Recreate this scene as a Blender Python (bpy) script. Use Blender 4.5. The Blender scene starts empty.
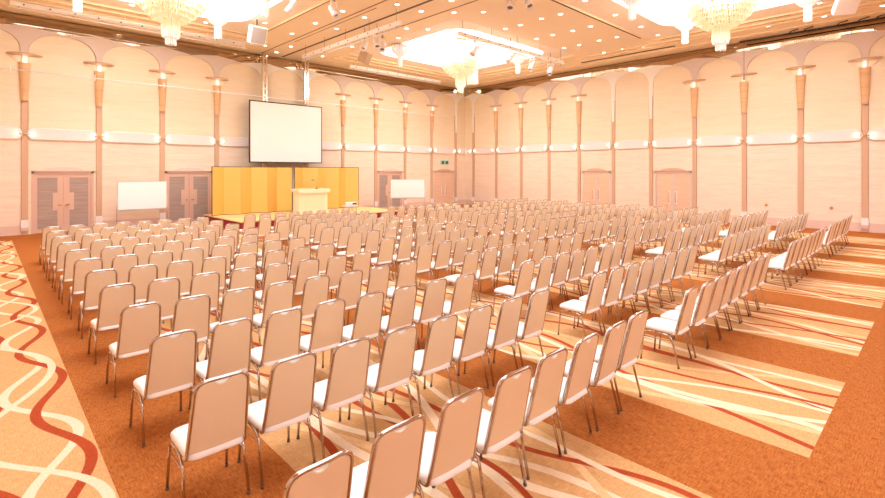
import bpy, bmesh, math, random
from math import sin, cos, pi, radians, sqrt, atan2
from mathutils import Vector, Matrix

random.seed(7)
SC = bpy.context.scene
COL = SC.collection

# ------------------------------------------------------------------ camera, light, exposure
H = 2.35                                    # camera height
FPX, CX, HY = 481.5, 442.5, 171.0           # focal length in pixels, principal point, horizon row
YAW = atan2(504.5, 481.5)                   # angle between view direction and +X
FX, FY = cos(YAW), sin(YAW)
RX, RY = sin(YAW), -cos(YAW)
cd = bpy.data.cameras.new('camera')
cam = bpy.data.objects.new('camera', cd)
COL.objects.link(cam)
cam.location = (0, 0, H)
cam.rotation_euler = (pi / 2, 0, YAW - pi / 2)
cd.sensor_width = 36.0
cd.lens = FPX / 885.0 * 36.0
cd.shift_y = -(249.0 - HY) / 885.0
cd.clip_start = 0.05
SC.camera = cam

world = bpy.data.worlds.new('world')
SC.world = world
world.use_nodes = True
world.node_tree.nodes['Background'].inputs[0].default_value = (1.0, 0.92, 0.82, 1)
world.node_tree.nodes['Background'].inputs[1].default_value = 0.15

SC.view_settings.view_transform = 'Standard'
SC.view_settings.look = 'None'
SC.view_settings.exposure = 0.66
SC.view_settings.gamma = 1.0
SC.view_settings.use_curve_mapping = False
SC.cycles.max_bounces = 10
SC.cycles.diffuse_bounces = 6
SC.cycles.glossy_bounces = 5
SC.cycles.transmission_bounces = 4
SC.cycles.caustics_reflective = False
SC.cycles.caustics_refractive = False
SC.cycles.sample_clamp_indirect = 6.0
SC.cycles.use_denoising = True

COFFER_L = 4.2                              # radiance of the luminous coffers
XL, XR, YB, YS, ZC = -3.1, 24.6, -13.0, 23.5, 8.15   # room: left/right, back/stage wall, ceiling


def at(px, py, z):
    """point at height z seen at a photo pixel"""
    d = FPX * (H - z) / (py - HY)
    l = (px - CX) / FPX * d
    return (FX * d + RX * l, FY * d + RY * l, z)


def at_y(px, py, y):
    rx = FX + RX * (px - CX) / FPX
    ry = FY + RY * (px - CX) / FPX
    d = y / ry
    return (rx * d, y, H - (py - HY) / FPX * d)


def at_x(px, py, x):
    rx = FX + RX * (px - CX) / FPX
    ry = FY + RY * (px - CX) / FPX
    d = x / rx
    return (x, ry * d, H - (py - HY) / FPX * d)


def to_px(p):
    d = p[0] * FX + p[1] * FY
    l = p[0] * RX + p[1] * RY
    return (CX + FPX * l / d, HY + FPX * (H - p[2]) / d)


COFFERS = [  # outer step loop, inner luminous loop
    ((-0.1, 12.75, 8.5, 20.55), (1.0, 13.65, 7.45, 19.6)),
    ((13.0, 12.8, 21.6, 20.6), (13.95, 13.65, 20.55, 19.65)),
    ((13.0, 1.4, 21.6, 9.2), (13.95, 2.3, 20.45, 7.95)),
    ((-0.1, 1.4, 8.5, 9.2), (0.9, 2.3, 7.45, 7.95)),
    ((-0.1, -10.0, 8.5, -2.2), (0.9, -9.1, 7.45, -3.1)),  # unseen rear coffer, added to throw light on the chair backs
    ((13.0, -10.0, 21.6, -2.2), (13.95, -9.1, 20.45, -3.1))]  # second unseen rear coffer, added for the same light
STEP, ZTOP = 0.07, 8.85


def ceil_z(x, y):
    for o, i in COFFERS:
        if i[0] < x < i[2] and i[1] < y < i[3]:
            return ZTOP
        if o[0] < x < o[2] and o[1] < y < o[3]:
            return ZC + STEP
    return ZC


# ------------------------------------------------------------------ materials
def new_mat(name):
    m = bpy.data.materials.new(name)
    m.use_nodes = True
    nt = m.node_tree
    return m, nt, nt.nodes['Principled BSDF'], nt.links


def simple(name, col, rough=0.5, metal=0.0, spec=0.5, emit=None, estr=0.0):
    m, nt, b, L = new_mat(name)
    b.inputs['Base Color'].default_value = (*col, 1)
    b.inputs['Roughness'].default_value = rough
    b.inputs['Metallic'].default_value = metal
    b.inputs['Specular IOR Level'].default_value = spec
    if emit:
        b.inputs['Emission Color'].default_value = (*emit, 1)
        b.inputs['Emission Strength'].default_value = estr
    return m


class NB:
    """small helper to write node maths"""
    def __init__(self, nt):
        self.nt, self.L = nt, nt.links

    def n(self, t, **kw):
        x = self.nt.nodes.new(t)
        for k, v in kw.items():
            setattr(x, k, v)
        return x

    def m(self, op, a, b=None, c=None):
        x = self.n('ShaderNodeMath', operation=op)
        for i, v in enumerate((a, b, c)):
            if v is None:
                continue
            if isinstance(v, (int, float)):
                x.inputs[i].default_value = v
            else:
                self.L.new(v, x.inputs[i])
        return x.outputs[0]

    def mix(self, fac, a, b):
        x = self.n('ShaderNodeMix', data_type='RGBA')
        for i, v in ((0, fac), (6, a), (7, b)):
            if isinstance(v, (int, float)):
                x.inputs[i].default_value = v
            elif isinstance(v, tuple):
                x.inputs[i].default_value = (*v, 1)
            else:
                self.L.new(v, x.inputs[i])
        return x.outputs[2]

    def noise(self, vec, scale, detail=3.0, rough=0.5, dist=0.0):
        x = self.n('ShaderNodeTexNoise')
        self.L.new(vec, x.inputs['Vector'])
        x.inputs['Scale'].default_value = scale
        x.inputs['Detail'].default_value = detail
        x.inputs['Roughness'].default_value = rough
        x.inputs['Distortion'].default_value = dist
        return x.outputs['Fac']

    def comb(self, x=0.0, y=0.0, z=0.0):
        c = self.n('ShaderNodeCombineXYZ')
        for i, v in enumerate((x, y, z)):
            if isinstance(v, (int, float)):
                c.inputs[i].default_value = v
            else:
                self.L.new(v, c.inputs[i])
        return c.outputs[0]


def veneer(name, ca, cb, grain=1.0, rough=0.45, bump=0.15):
    """wood veneer with horizontal wavy figure running along the wall"""
    m, nt, b, L = new_mat(name)
    q = NB(nt)
    g = q.n('ShaderNodeNewGeometry')
    s = q.n('ShaderNodeSeparateXYZ')
    L.new(g.outputs['Position'], s.inputs[0])
    along = q.m('ADD', s.outputs[0], s.outputs[1])
    v = q.comb(q.m('MULTIPLY', along, 0.55 * grain), 0.0, q.m('MULTIPLY', s.outputs[2], 4.5 * grain))
    f = q.noise(v, 1.6, 4.0, 0.55, 1.2)
    v2 = q.comb(q.m('MULTIPLY', along, 1.5), 0.0, q.m('MULTIPLY', s.outputs[2], 40))
    f2 = q.noise(v2, 1.0, 2.0)
    ramp = q.n('ShaderNodeValToRGB')
    ramp.color_ramp.elements[0].position = 0.33
    ramp.color_ramp.elements[0].color = (*cb, 1)
    ramp.color_ramp.elements[1].position = 0.60
    ramp.color_ramp.elements[1].color = (*ca, 1)
    mixf = q.m('ADD', q.m('MULTIPLY', f, 0.8), q.m('MULTIPLY', f2, 0.2))
    L.new(mixf, ramp.inputs[0])
    L.new(ramp.outputs[0], b.inputs['Base Color'])
    b.inputs['Roughness'].default_value = rough
    bp = q.n('ShaderNodeBump')
    bp.inputs['Strength'].default_value = bump
    bp.inputs['Distance'].default_value = 0.02
    L.new(mixf, bp.inputs['Height'])
    L.new(bp.outputs[0], b.inputs['Normal'])
    return m


def woven(name, ca, cb, scale=260.0, rough=0.85, bump=0.25, big=6.0):
    m, nt, b, L = new_mat(name)
    q = NB(nt)
    tc = q.n('ShaderNodeTexCoord')
    f = q.noise(tc.outputs['Object'], scale, 2.0)
    f2 = q.noise(tc.outputs['Object'], big, 3.0)
    mx = q.m('ADD', q.m('MULTIPLY', f, 0.7), q.m('MULTIPLY', f2, 0.3))
    L.new(q.mix(mx, cb, ca), b.inputs['Base Color'])
    b.inputs['Roughness'].default_value = rough
    bp = q.n('ShaderNodeBump')
    bp.inputs['Strength'].default_value = bump
    bp.inputs['Distance'].default_value = 0.002
    L.new(f, bp.inputs['Height'])
    L.new(bp.outputs[0], b.inputs['Normal'])
    return m


# carpet: orange ground with pale lengthwise bands that carry wavy cream and rust ribbons
BAND0, PERIOD, BANDW = 1.77, 3.125, 2.03


def carpet_material():
    m, nt, b, L = new_mat('carpet')
    q = NB(nt)
    g = q.n('ShaderNodeNewGeometry')
    s = q.n('ShaderNodeSeparateXYZ')
    L.new(g.outputs['Position'], s.inputs[0])
    X, Y = s.outputs[0], s.outputs[1]
    xs = q.m('SUBTRACT', X, BAND0)
    idx = q.m('FLOOR', q.m('DIVIDE', xs, PERIOD))
    xl = q.m('SUBTRACT', xs, q.m('MULTIPLY', idx, PERIOD))
    ph = q.m('MULTIPLY', idx, 2.1)
    inb = q.m('MULTIPLY', q.m('LESS_THAN', xl, BANDW), q.m('GREATER_THAN', X, 1.0))
    inb = q.m('MULTIPLY', inb, q.m('LESS_THAN', X, 23.4))
    inb = q.m('MULTIPLY', inb, q.m('GREATER_THAN', Y, 0.78))
    inb = q.m('MULTIPLY', inb, q.m('LESS_THAN', Y, 21.9))
    inr = q.m('MULTIPLY', q.m('LESS_THAN', X, 0.71), q.m('GREATER_THAN', X, -1.32))
    inr = q.m('MULTIPLY', inr, q.m('LESS_THAN', Y, 21.9))
    # weave
    wv = q.noise(q.comb(q.m('MULTIPLY', X, 13), q.m('MULTIPLY', Y, 100), 0), 1.0, 3.0)
    wv2 = q.noise(q.comb(q.m('MULTIPLY', X, 100), q.m('MULTIPLY', Y, 13), 3.0), 1.0, 3.0)
    weave = q.m('ADD', q.m('MULTIPLY', wv, 0.5), q.m('MULTIPLY', wv2, 0.5))
    wr = q.n('ShaderNodeMapRange')
    L.new(weave, wr.inputs[0])
    wr.inputs[1].default_value = 0.34
    wr.inputs[2].default_value = 0.66
    wf = wr.outputs[0]
    orange = q.mix(wf, (0.255, 0.066, 0.012), (0.56, 0.198, 0.046))
    pale = q.mix(wf, (0.53, 0.285, 0.110), (0.74, 0.44, 0.19))
    cream = q.mix(wf, (0.76, 0.58, 0.37), (0.88, 0.71, 0.49))
    rust = q.mix(wf, (0.33, 0.050, 0.015), (0.46, 0.085, 0.026))
    ochre = q.mix(wf, (0.68, 0.42, 0.19), (0.86, 0.57, 0.29))
    col = pale

    def ribbon(col, colr, xcoord, phase, c, a1, w1, p1, a2, w2, p2, width):
        arg1 = q.m('ADD', q.m('MULTIPLY', Y, 2 * pi / w1), p1)
        arg2 = q.m('ADD', q.m('MULTIPLY', Y, 2 * pi / w2), p2)
        if phase is not None:
            arg1 = q.m('ADD', arg1, phase)
            arg2 = q.m('SUBTRACT', arg2, phase)
        cen = q.m('ADD', q.m('ADD', q.m('MULTIPLY', q.m('SINE', arg1), a1), c),
                  q.m('MULTIPLY', q.m('SINE', arg2), a2))
        dd = q.m('ABSOLUTE', q.m('SUBTRACT', xcoord, cen))
        mr = q.n('ShaderNodeMapRange')
        L.new(dd, mr.inputs[0])
        mr.inputs[1].default_value = width
        mr.inputs[2].default_value = width * 0.86
        return q.mix(mr.outputs[0], col, colr)

    bcol = col
    for colr, c, a1, w1, p1, a2, w2, p2, wd in (
            (ochre, 0.55, 0.45, 7.4, 0.3, 0.10, 2.9, 0.0, 0.050),
            (rust, 0.50, 0.36, 6.2, 1.9, 0.12, 3.1, 1.0, 0.040),
            (cream, 0.35, 0.26, 5.1, 4.0, 0.10, 2.4, 2.0, 0.048),
            (rust, 1.15, 0.48, 7.9, 3.3, 0.10, 2.8, 0.6, 0.042),
            (cream, 1.00, 0.58, 8.6, 0.9, 0.08, 3.0, 3.0, 0.045),
            (ochre, 1.35, 0.36, 6.0, 5.2, 0.14, 2.6, 1.4, 0.045),
            (rust, 1.62, 0.24, 5.4, 0.2, 0.08, 2.3, 4.2, 0.036),
            (cream, 1.55, 0.34, 6.9, 2.4, 0.10, 2.7, 5.0, 0.050),
            (cream, 1.82, 0.12, 5.0, 1.0, 0.05, 2.0, 0.0, 0.036),
            (rust, 0.85, 0.30, 5.6, 4.4, 0.10, 2.5, 2.2, 0.032),
            (cream, 0.72, 0.40, 7.1, 5.6, 0.08, 2.9, 0.4, 0.036)):
        bcol = ribbon(bcol, colr, xl, ph, c, a1, w1, p1, a2, w2, p2, wd)
    rcol = pale
    for colr, c, a1, w1, p1, a2, w2, p2, wd in (
            (rust, -0.62, 0.26, 2.3, 0.4, 0.10, 6.0, 0.0, 0.045),
            (rust, -0.06, 0.22, 2.35, 2.6, 0.06, 5.2, 2.0, 0.045),
            (cream, 0.38, 0.20, 2.2, -1.66, 0.06, 4.4, 0.5, 0.045),
            (rust, 0.50, 0.155, 2.15, -0.30, 0.02, 5.0, 0.0, 0.046),
            (cream, 0.30, 0.34, 3.4, 0.28, 0.04, 2.0, 0.0, 0.040),
            (cream, -0.85, 0.30, 3.0, 3.0, 0.10, 2.0, 0.0, 0.045)):
        rcol = ribbon(rcol, colr, X, None, c, a1, w1, p1, a2, w2, p2, wd)
    out = q.mix(inb, orange, bcol)
    out = q.mix(inr, out, rcol)
    L.new(out, b.inputs['Base Color'])
    b.inputs['Roughness'].default_value = 0.95
    b.inputs['Specular IOR Level'].default_value = 0.1
    bp = q.n('ShaderNodeBump')
    bp.inputs['Strength'].default_value = 0.3
    bp.inputs['Distance'].default_value = 0.004
    L.new(weave, bp.inputs['Height'])
    L.new(bp.outputs[0], b.inputs['Normal'])
    return m


M = {}
M['carpet'] = carpet_material()
M['wall_up'] = veneer('veneer_upper', (0.89, 0.77, 0.57), (0.86, 0.71, 0.50), 0.7, bump=0.10)
M['wall_low'] = veneer('veneer_lower', (0.90, 0.78, 0.63), (0.85, 0.69, 0.53), 1.0, bump=0.25)
M['plinth'] = simple('plinth', (0.78, 0.58, 0.48), 0.5)
M['wall_plain'] = simple('wall_plain', (0.82, 0.63, 0.47), 0.6)
M['post'] = simple('post_wood', (0.65, 0.43, 0.28), 0.4)
M['capital'] = simple('capital_plaster', (0.74, 0.63, 0.57), 0.6)
M['capital_white_lit'] = simple('capital_white_lit', (0.92, 0.89, 0.83), 0.6)  # white plaster; also carries painted glow on stage capitals and sconce necks
M['cone'] = veneer('cone_wood', (0.80, 0.53, 0.29), (0.70, 0.43, 0.22), 1.0, 0.35)
M['shelf'] = simple('shelf_wood', (0.68, 0.45, 0.31), 0.35)
M['mirror'] = simple('mirror', (0.44, 0.33, 0.23), 0.02, 1.0)
M['ceiling'] = simple('ceiling_paint', (0.92, 0.76, 0.53), 0.7)
M['ceiling_ring'] = simple('ceiling_ring', (0.93, 0.82, 0.67), 0.7)
M['white'] = simple('white_paint', (0.90, 0.87, 0.84), 0.5)
M['glow'] = simple('coffer_glow', (0.9, 0.9, 0.9), 0.8, emit=(0.90, 0.94, 1.08), estr=COFFER_L)
M['lens'] = simple('downlight_lens', (0.9, 0.9, 0.9), 0.5, emit=(1.0, 0.93, 0.80), estr=5.0)
M['bulb'] = simple('lamp_bulb', (0.9, 0.9, 0.9), 0.5, emit=(1.0, 0.90, 0.62), estr=9.0)
M['black'] = simple('black_metal', (0.03, 0.022, 0.018), 0.5)
M['slot'] = simple('track_gap_dark', (0.10, 0.055, 0.025), 0.6)
M['brown_line'] = simple('reveal', (0.34, 0.20, 0.10), 0.6)
M['chrome'] = simple('chrome', (0.54, 0.47, 0.42), 0.07, 1.0)
M['chrome_soft'] = simple('chrome_pole', (0.80, 0.72, 0.64), 0.16, 1.0)
M['rubber'] = simple('rubber', (0.16, 0.10, 0.07), 0.6)
M['brass'] = simple('brass', (0.85, 0.58, 0.22), 0.25, 1.0)
M['chair_back'] = woven('chair_back_vinyl', (0.81, 0.635, 0.42), (0.76, 0.585, 0.375), 420, 0.55, 0.12)
M['cushion'] = woven('chair_cushion_vinyl', (0.93, 0.89, 0.84), (0.89, 0.85, 0.79), 300, 0.5, 0.15)
M['band'] = woven('band_fabric', (0.88, 0.82, 0.79), (0.82, 0.75, 0.72), 60, 0.8, 0.2, 25)
M['door_frame'] = simple('door_frame', (0.72, 0.50, 0.39), 0.45)
M['door_wood'] = veneer('door_wood', (0.84, 0.60, 0.42), (0.78, 0.52, 0.35), 1.2)
M['gold'] = simple('gold_leaf', (1.0, 0.69, 0.21), 0.34, 0.65)
M['screen_white'] = simple('projection_fabric', (0.96, 0.95, 0.93), 0.8)
M['board_white'] = simple('whiteboard_face', (0.95, 0.92, 0.92), 0.3)
M['alu'] = simple('aluminium', (0.62, 0.58, 0.56), 0.3, 1.0)
M['grey'] = simple('grey_plastic', (0.42, 0.35, 0.30), 0.6)
M['stage_top'] = woven('stage_top', (0.90, 0.62, 0.26), (0.84, 0.55, 0.22), 40, 0.8)
M['skirt'] = woven('stage_skirt', (0.33, 0.02, 0.035), (0.24, 0.014, 0.025), 30, 0.9)
M['lectern'] = simple('lectern_wood', (0.95, 0.84, 0.60), 0.4)
M['green'] = simple('sign_green', (0.02, 0.11, 0.075), 0.4, emit=(0.01, 0.10, 0.06), estr=0.3)
M['green_light'] = simple('sign_edge', (0.45, 0.75, 0.60), 0.4)
M['brown_box'] = simple('brown_box', (0.50, 0.33, 0.18), 0.5)
M['reflector'] = simple('spot_reflector', (0.30, 0.15, 0.07), 0.25)
M['wire'] = simple('wire', (0.30, 0.20, 0.13), 0.5)
M['batten'] = simple('batten_white', (0.96, 0.94, 0.92), 0.4)


def louvre():
    m, nt, b, L = new_mat('door_panel_grey')
    q = NB(nt)
    g = q.n('ShaderNodeNewGeometry')
    s = q.n('ShaderNodeSeparateXYZ')
    L.new(g.outputs['Position'], s.inputs[0])
    v = q.comb(q.m('MULTIPLY', s.outputs[0], 0.7), 0, q.m('MULTIPLY', s.outputs[2], 14))
    f = q.noise(v, 1.4, 3.0, 0.5, 0.6)
    L.new(q.mix(f, (0.30, 0.22, 0.185), (0.56, 0.45, 0.38)), b.inputs['Base Color'])
    b.inputs['Roughness'].default_value = 0.5
    return m


M['louvre'] = louvre()


def crystal(name, col, strength):
    m, nt, b, L = new_mat(name)
    b.inputs['Base Color'].default_value = (0.80, 0.74, 0.64, 1)
    b.inputs['Roughness'].default_value = 0.08
    b.inputs['Transmission Weight'].default_value = 0.35
    b.inputs['Emission Color'].default_value = (*col, 1)
    b.inputs['Emission Strength'].default_value = strength
    return m


M['crystal_warm'] = crystal('crystal_warm', (1.0, 0.72, 0.34), 0.22)
M['crystal_cool'] = crystal('crystal_cool', (1.0, 0.90, 0.84), 0.16)


def slotted(mats):
    return mats


# ------------------------------------------------------------------ mesh builder
class MB:
    def __init__(self):
        self.v, self.f, self.sm, self.mi = [], [], [], []

    def add(self, vs, fs, smooth=False, mat=0):
        o = len(self.v)
        self.v += [tuple(p) for p in vs]
        for f in fs:
            self.f.append(tuple(i + o for i in f))
            self.sm.append(smooth)
            self.mi.append(mat)

    def box(self, lo, hi, mat=0):
        x0, y0, z0 = lo
        x1, y1, z1 = hi
        self.add([(x0, y0, z0), (x1, y0, z0), (x1, y1, z0), (x0, y1, z0), (x0, y0, z1), (x1, y0, z1), (x1, y1, z1), (x0, y1, z1)],
                 [(0, 3, 2, 1), (4, 5, 6, 7), (0, 1, 5, 4), (1, 2, 6, 5), (2, 3, 7, 6), (3, 0, 4, 7)], False, mat)

    def prism(self, poly, plane, a, b, mat=0, bevel=0.0):
        """polygon in a plane ('xz','yz','xy') extruded along the third axis from a to b"""
        def P(p, t):
            if plane == 'xz':
                return (p[0], t, p[1])
            if plane == 'yz':
                return (t, p[0], p[1])
            return (p[0], p[1], t)
        n = len(poly)
        if bevel:
            cx = sum(p[0] for p in poly) / n
            inner = inset(poly, bevel)
            sgn = 1 if b > a else -1
            vs = [P(p, a) for p in poly] + [P(p, b - sgn * bevel) for p in poly] + [P(p, b) for p in inner]
            fs = [tuple(range(n)), tuple(range(2 * n, 3 * n))]
            fs += [(i, (i + 1) % n, n + (i + 1) % n, n + i) for i in range(n)]
            fs += [(n + i, n + (i + 1) % n, 2 * n + (i + 1) % n, 2 * n + i) for i in range(n)]
        else:
            vs = [P(p, a) for p in poly] + [P(p, b) for p in poly]
            fs = [tuple(range(n)), tuple(range(n, 2 * n))]
            fs += [(i, (i + 1) % n, n + (i + 1) % n, n + i) for i in range(n)]
        self.add(vs, fs, False, mat)

    def tube(self, path, r, n=8, caps=True, mat=0):
        pts = [Vector(p) for p in path]
        rs = r if isinstance(r, (list, tuple)) else [r] * len(pts)
        rings = []
        up = None
        for i, p in enumerate(pts):
            a = pts[max(i - 1, 0)]
            c = pts[min(i + 1, len(pts) - 1)]
            t = (c - a).normalized()
            if up is None:
                ref = Vector((0, 0, 1)) if abs(t.z) < 0.9 else Vector((1, 0, 0))
                up = (ref - t * ref.dot(t)).normalized()
            else:
                up = (up - t * up.dot(t)).normalized()
            s = t.cross(up)
            rings.append([p + (up * cos(2 * pi * k / n) + s * sin(2 * pi * k / n)) * rs[i] for k in range(n)])
        vs = [q for rg in rings for q in rg]
        fs = []
        for i in range(len(rings) - 1):
            for k in range(n):
                k2 = (k + 1) % n
                fs.append((i * n + k, i * n + k2, (i + 1) * n + k2, (i + 1) * n + k))
        self.add(vs, fs, True, mat)
        if caps:
            self.add(rings[0], [tuple(reversed(range(n)))], False, mat)
            self.add(rings[-1], [tuple(range(n))], False, mat)

    def lathe(self, prof, n=24, c=(0, 0, 0), a0=0.0, a1=2 * pi, mat=0, smooth=True, sx=1.0, sy=1.0):
        full = abs(a1 - a0 - 2 * pi) < 1e-6
        m = n if full else n + 1
        vs = []
        for r, z in prof:
            for k in range(m):
                a = a0 + (a1 - a0) * k / n
                vs.append((c[0] + r * cos(a) * sx, c[1] + r * sin(a) * sy, c[2] + z))
        fs = []
        for i in range(len(prof) - 1):
            for k in range(n):
                k2 = (k + 1) % m
                fs.append((i * m + k, i * m + k2, (i + 1) * m + k2, (i + 1) * m + k))
        self.add(vs, fs, smooth, mat)

    def loft(self, loops, mat=0, smooth=True, cap0=True, cap1=True):
        n = len(loops[0])
        vs = [p for l in loops for p in l]
        fs = []
        for i in range(len(loops) - 1):
            for k in range(n):
                k2 = (k + 1) % n
                fs.append((i * n + k, i * n + k2, (i + 1) * n + k2, (i + 1) * n + k))
        self.add(vs, fs, smooth, mat)
        if cap0:
            self.add(loops[0], [tuple(reversed(range(n)))], smooth, mat)
        if cap1:
            self.add(loops[-1], [tuple(range(n))], smooth, mat)

    def mesh(self, name, mats):
        me = bpy.data.meshes.new(name)
        me.from_pydata(self.v, [], self.f)
        if not isinstance(mats, (list, tuple)):
            mats = [mats]
        for x in mats:
            me.materials.append(x)
        me.polygons.foreach_set('use_smooth', self.sm)
        me.polygons.foreach_set('material_index', self.mi)
        bm = bmesh.new()
        bm.from_mesh(me)
        bmesh.ops.remove_doubles(bm, verts=bm.verts, dist=1e-5)
        bmesh.ops.recalc_face_normals(bm, faces=bm.faces)
        bm.to_mesh(me)
        bm.free()
        me.update()
        return me

    def build(self, name, mats, parent=None, loc=None):
        o = bpy.data.objects.new(name, self.mesh(name, mats))
        COL.objects.link(o)
        if parent:
            o.parent = parent
        if loc is not None:
            o.location = loc
        return o


def inset(poly, d):
    n = len(poly)
    area = sum(poly[i][0] * poly[(i + 1) % n][1] - poly[(i + 1) % n][0] * poly[i][1] for i in range(n))
    s = 1 if area > 0 else -1
    out = []
    for i in range(n):
        p0, p1, p2 = Vector(poly[i - 1]), Vector(poly[i]), Vector(poly[(i + 1) % n])
        e1, e2 = (p1 - p0).normalized(), (p2 - p1).normalized()
        n1, n2 = Vector((-e1.y, e1.x)) * s, Vector((-e2.y, e2.x)) * s
        b = (n1 + n2)
        b = b.normalized() if b.length > 1e-6 else n1
        k = max(b.dot(n1), 0.4)
        out.append(tuple(p1 + b * d / k))
    return out


def rrect(x0, y0, x1, y1, r, n=6):
    pts = []
    for cx, cy, a in ((x1 - r, y0 + r, -pi / 2), (x1 - r, y1 - r, 0), (x0 + r, y1 - r, pi / 2), (x0 + r, y0 + r, pi)):
        for k in range(n + 1):
            t = a + pi / 2 * k / n
            pts.append((cx + r * cos(t), cy + r * sin(t)))
    return pts


def fillet(path, r, n=5):
    """round the inner corners of a polyline"""
    P = [Vector(p) for p in path]
    out = [P[0]]
    for i in range(1, len(P) - 1):
        a, b, c = P[i - 1], P[i], P[i + 1]
        d1, d2 = (a - b), (c - b)
        k = min(r, d1.length * 0.48, d2.length * 0.48)
        p, s = b + d1.normalized() * k, b + d2.normalized() * k
        for j in range(n + 1):
            t = j / n
            out.append(p * (1 - t) ** 2 + b * 2 * t * (1 - t) + s * t * t)
    out.append(P[-1])
    return out


def tag(o, label, cat, group=None, kind=None):
    o['label'] = label
    o['category'] = cat
    if group:
        o['group'] = group
    if kind:
        o['kind'] = kind
    return o


def empty(name, loc, rz=0.0):
    o = bpy.data.objects.new(name, None)
    o.empty_display_size = 0.1
    COL.objects.link(o)
    o.location = loc
    o.rotation_euler = (0, 0, rz)
    return o


def struct(o):
    o['kind'] = 'structure'
    return o


def copy_tree(o, parent=None):
    c = o.copy()
    COL.objects.link(c)
    if parent:
        c.parent = parent
    for ch in CHILDREN.get(o.name, []):
        copy_tree(bpy.data.objects[ch], c)
    return c


CHILDREN = {}


def register(o):
    CHILDREN[o.name] = [c.name for c in o.children]
    for c in o.children:
        register(c)


ORD = ['zeroth', 'first', 'second', 'third', 'fourth', 'fifth', 'sixth', 'seventh', 'eighth', 'ninth', 'tenth', 'eleventh',
       'twelfth', 'thirteenth', 'fourteenth', 'fifteenth', 'sixteenth', 'seventeenth', 'eighteenth', 'nineteenth', 'twentieth']

# ------------------------------------------------------------------ room shell
mb = MB()
mb.add([(XL - .3, YB - .3, 0), (XR + .3, YB - .3, 0), (XR + .3, YS + .3, 0), (XL - .3, YS + .3, 0)], [(0, 1, 2, 3)])
struct(mb.build('floor', M['carpet']))

WT = 0.14           # panels stand this far in front of the bare wall
mb = MB(); mb.box((XL, YS + WT, 0), (XR + WT, YS + WT + .1, ZC + 1.2)); struct(mb.build('wall_stage', M['wall_plain']))
mb = MB(); mb.box((XR + WT, YB, 0), (XR + WT + .1, YS + WT, ZC + 1.2)); struct(mb.build('wall_right', M['wall_plain']))
mb = MB(); mb.box((XL - .1, YB, 0), (XL, YS + WT, ZC + 1.2)); struct(mb.build('wall_left', M['wall_low']))
mb = MB(); mb.box((XL - .1, YB - .1, 0), (XR + WT, YB, ZC + 1.2)); struct(mb.build('wall_back', M['wall_low']))


def plane_with_holes(name, outer, holes, z, mat):
    bm = bmesh.new()
    edges = []
    for loop in [outer] + holes:
        vs = [bm.verts.new((p[0], p[1], z)) for p in loop]
        for i in range(len(vs)):
            edges.append(bm.edges.new((vs[i], vs[(i + 1) % len(vs)])))
    bmesh.ops.triangle_fill(bm, use_beauty=True, use_dissolve=False, edges=edges, normal=(0, 0, -1))
    me = bpy.data.meshes.new(name)
    bm.to_mesh(me)
    bm.free()
    me.materials.append(mat)
    o = bpy.data.objects.new(name, me)
    COL.objects.link(o)
    return o


outer = [rrect(*c[0], 0.55) for c in COFFERS]
inner = [rrect(*c[1], 1.0, 8) for c in COFFERS]
room = [(XL - .1, YB - .1), (XR + WT + .1, YB - .1), (XR + WT + .1, YS + WT + .1), (XL - .1, YS + WT + .1)]
ceil = struct(plane_with_holes('ceiling', room, outer, ZC, M['ceiling']))
for i in range(len(COFFERS)):
    ring = plane_with_holes('rim_panel', outer[i], [inner[i]], ZC + STEP, M['ceiling_ring'])
    ring.parent = ceil
    mb = MB()
    n = len(outer[i])
    mb.add([(*p, ZC) for p in outer[i]] + [(*p, ZC + STEP) for p in outer[i]],
           [(k, (k + 1) % n, n + (k + 1) % n, n + k) for k in range(n)])
    mb.build('rim_step', M['ceiling'], ceil)
    mb = MB()
    n = len(inner[i])
    mb.add([(*p, ZC + STEP) for p in inner[i]] + [(*p, ZTOP) for p in inner[i]],
           [(k, (k + 1) % n, n + (k + 1) % n, n + k) for k in range(n)])
    mb.build('coffer_wall', M['white'], ceil)
    mb = MB()
    mb.add([(*p, ZTOP) for p in inner[i]], [tuple(range(n))])
    mb.build('luminous_panel', M['glow'], ceil)

# stepped mouldings, dark tracks and painted shadow-gap strips on the ceiling
trim_no = [0]


def trim(mbx, mat):
    trim_no[0] += 1
    return struct(mbx.build('trim_%d' % trim_no[0], mat))


def ceil_box(x0, y0, x1, y1, dz, mat):
    mb = MB(); mb.box((x0, y0, ZC - dz), (x1, y1, ZC + .01)); trim(mb, mat)


for y0, y1, dz in ((20.95, 21.15, .05), (21.5, 21.62, .07), (22.55, 23.5, .015)):
    ceil_box(XL, y0, 9.3, y1, dz, M['ceiling'])
    ceil_box(12.9, y0, 22.0, y1, dz, M['ceiling'])
for x0, x1, dz in ((22.0, 22.15, .05), (22.45, 22.57, .06), (23.55, 24.6, .04)):
    ceil_box(x0, YB, x1, 21.6, dz, M['ceiling'])
for x, w, y0, y1, m_ in ((9.9, .05, 9.6, 23.3, 'brown_line'), (10.12, .03, 14.0, 20.2, 'brown_line'), (11.0, .10, 9.4, 23.3, 'slot'), (12.13, .05, 9.4, 19.5, 'brown_line')):
    ceil_box(x - w / 2, y0, x + w / 2, y1, .012, M[m_])
ceil_box(23.13, 8.7, 23.24, 13.5, .02, M['black'])
ceil_box(21.62, 4.0, 21.66, 8.7, .014, M['brown_line'])  # from here on, strips paint the shade of the coffer step gaps
ceil_box(13.2, 9.22, 20.8, 9.27, .014, M['slot'])  # dark strip for the shadow gap along the right coffer's step
ceil_box(8.52, 13.2, 8.56, 20.2, .014, M['brown_line'])
ceil_box(0.2, 20.57, 8.2, 20.60, .014, M['brown_line'])

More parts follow.
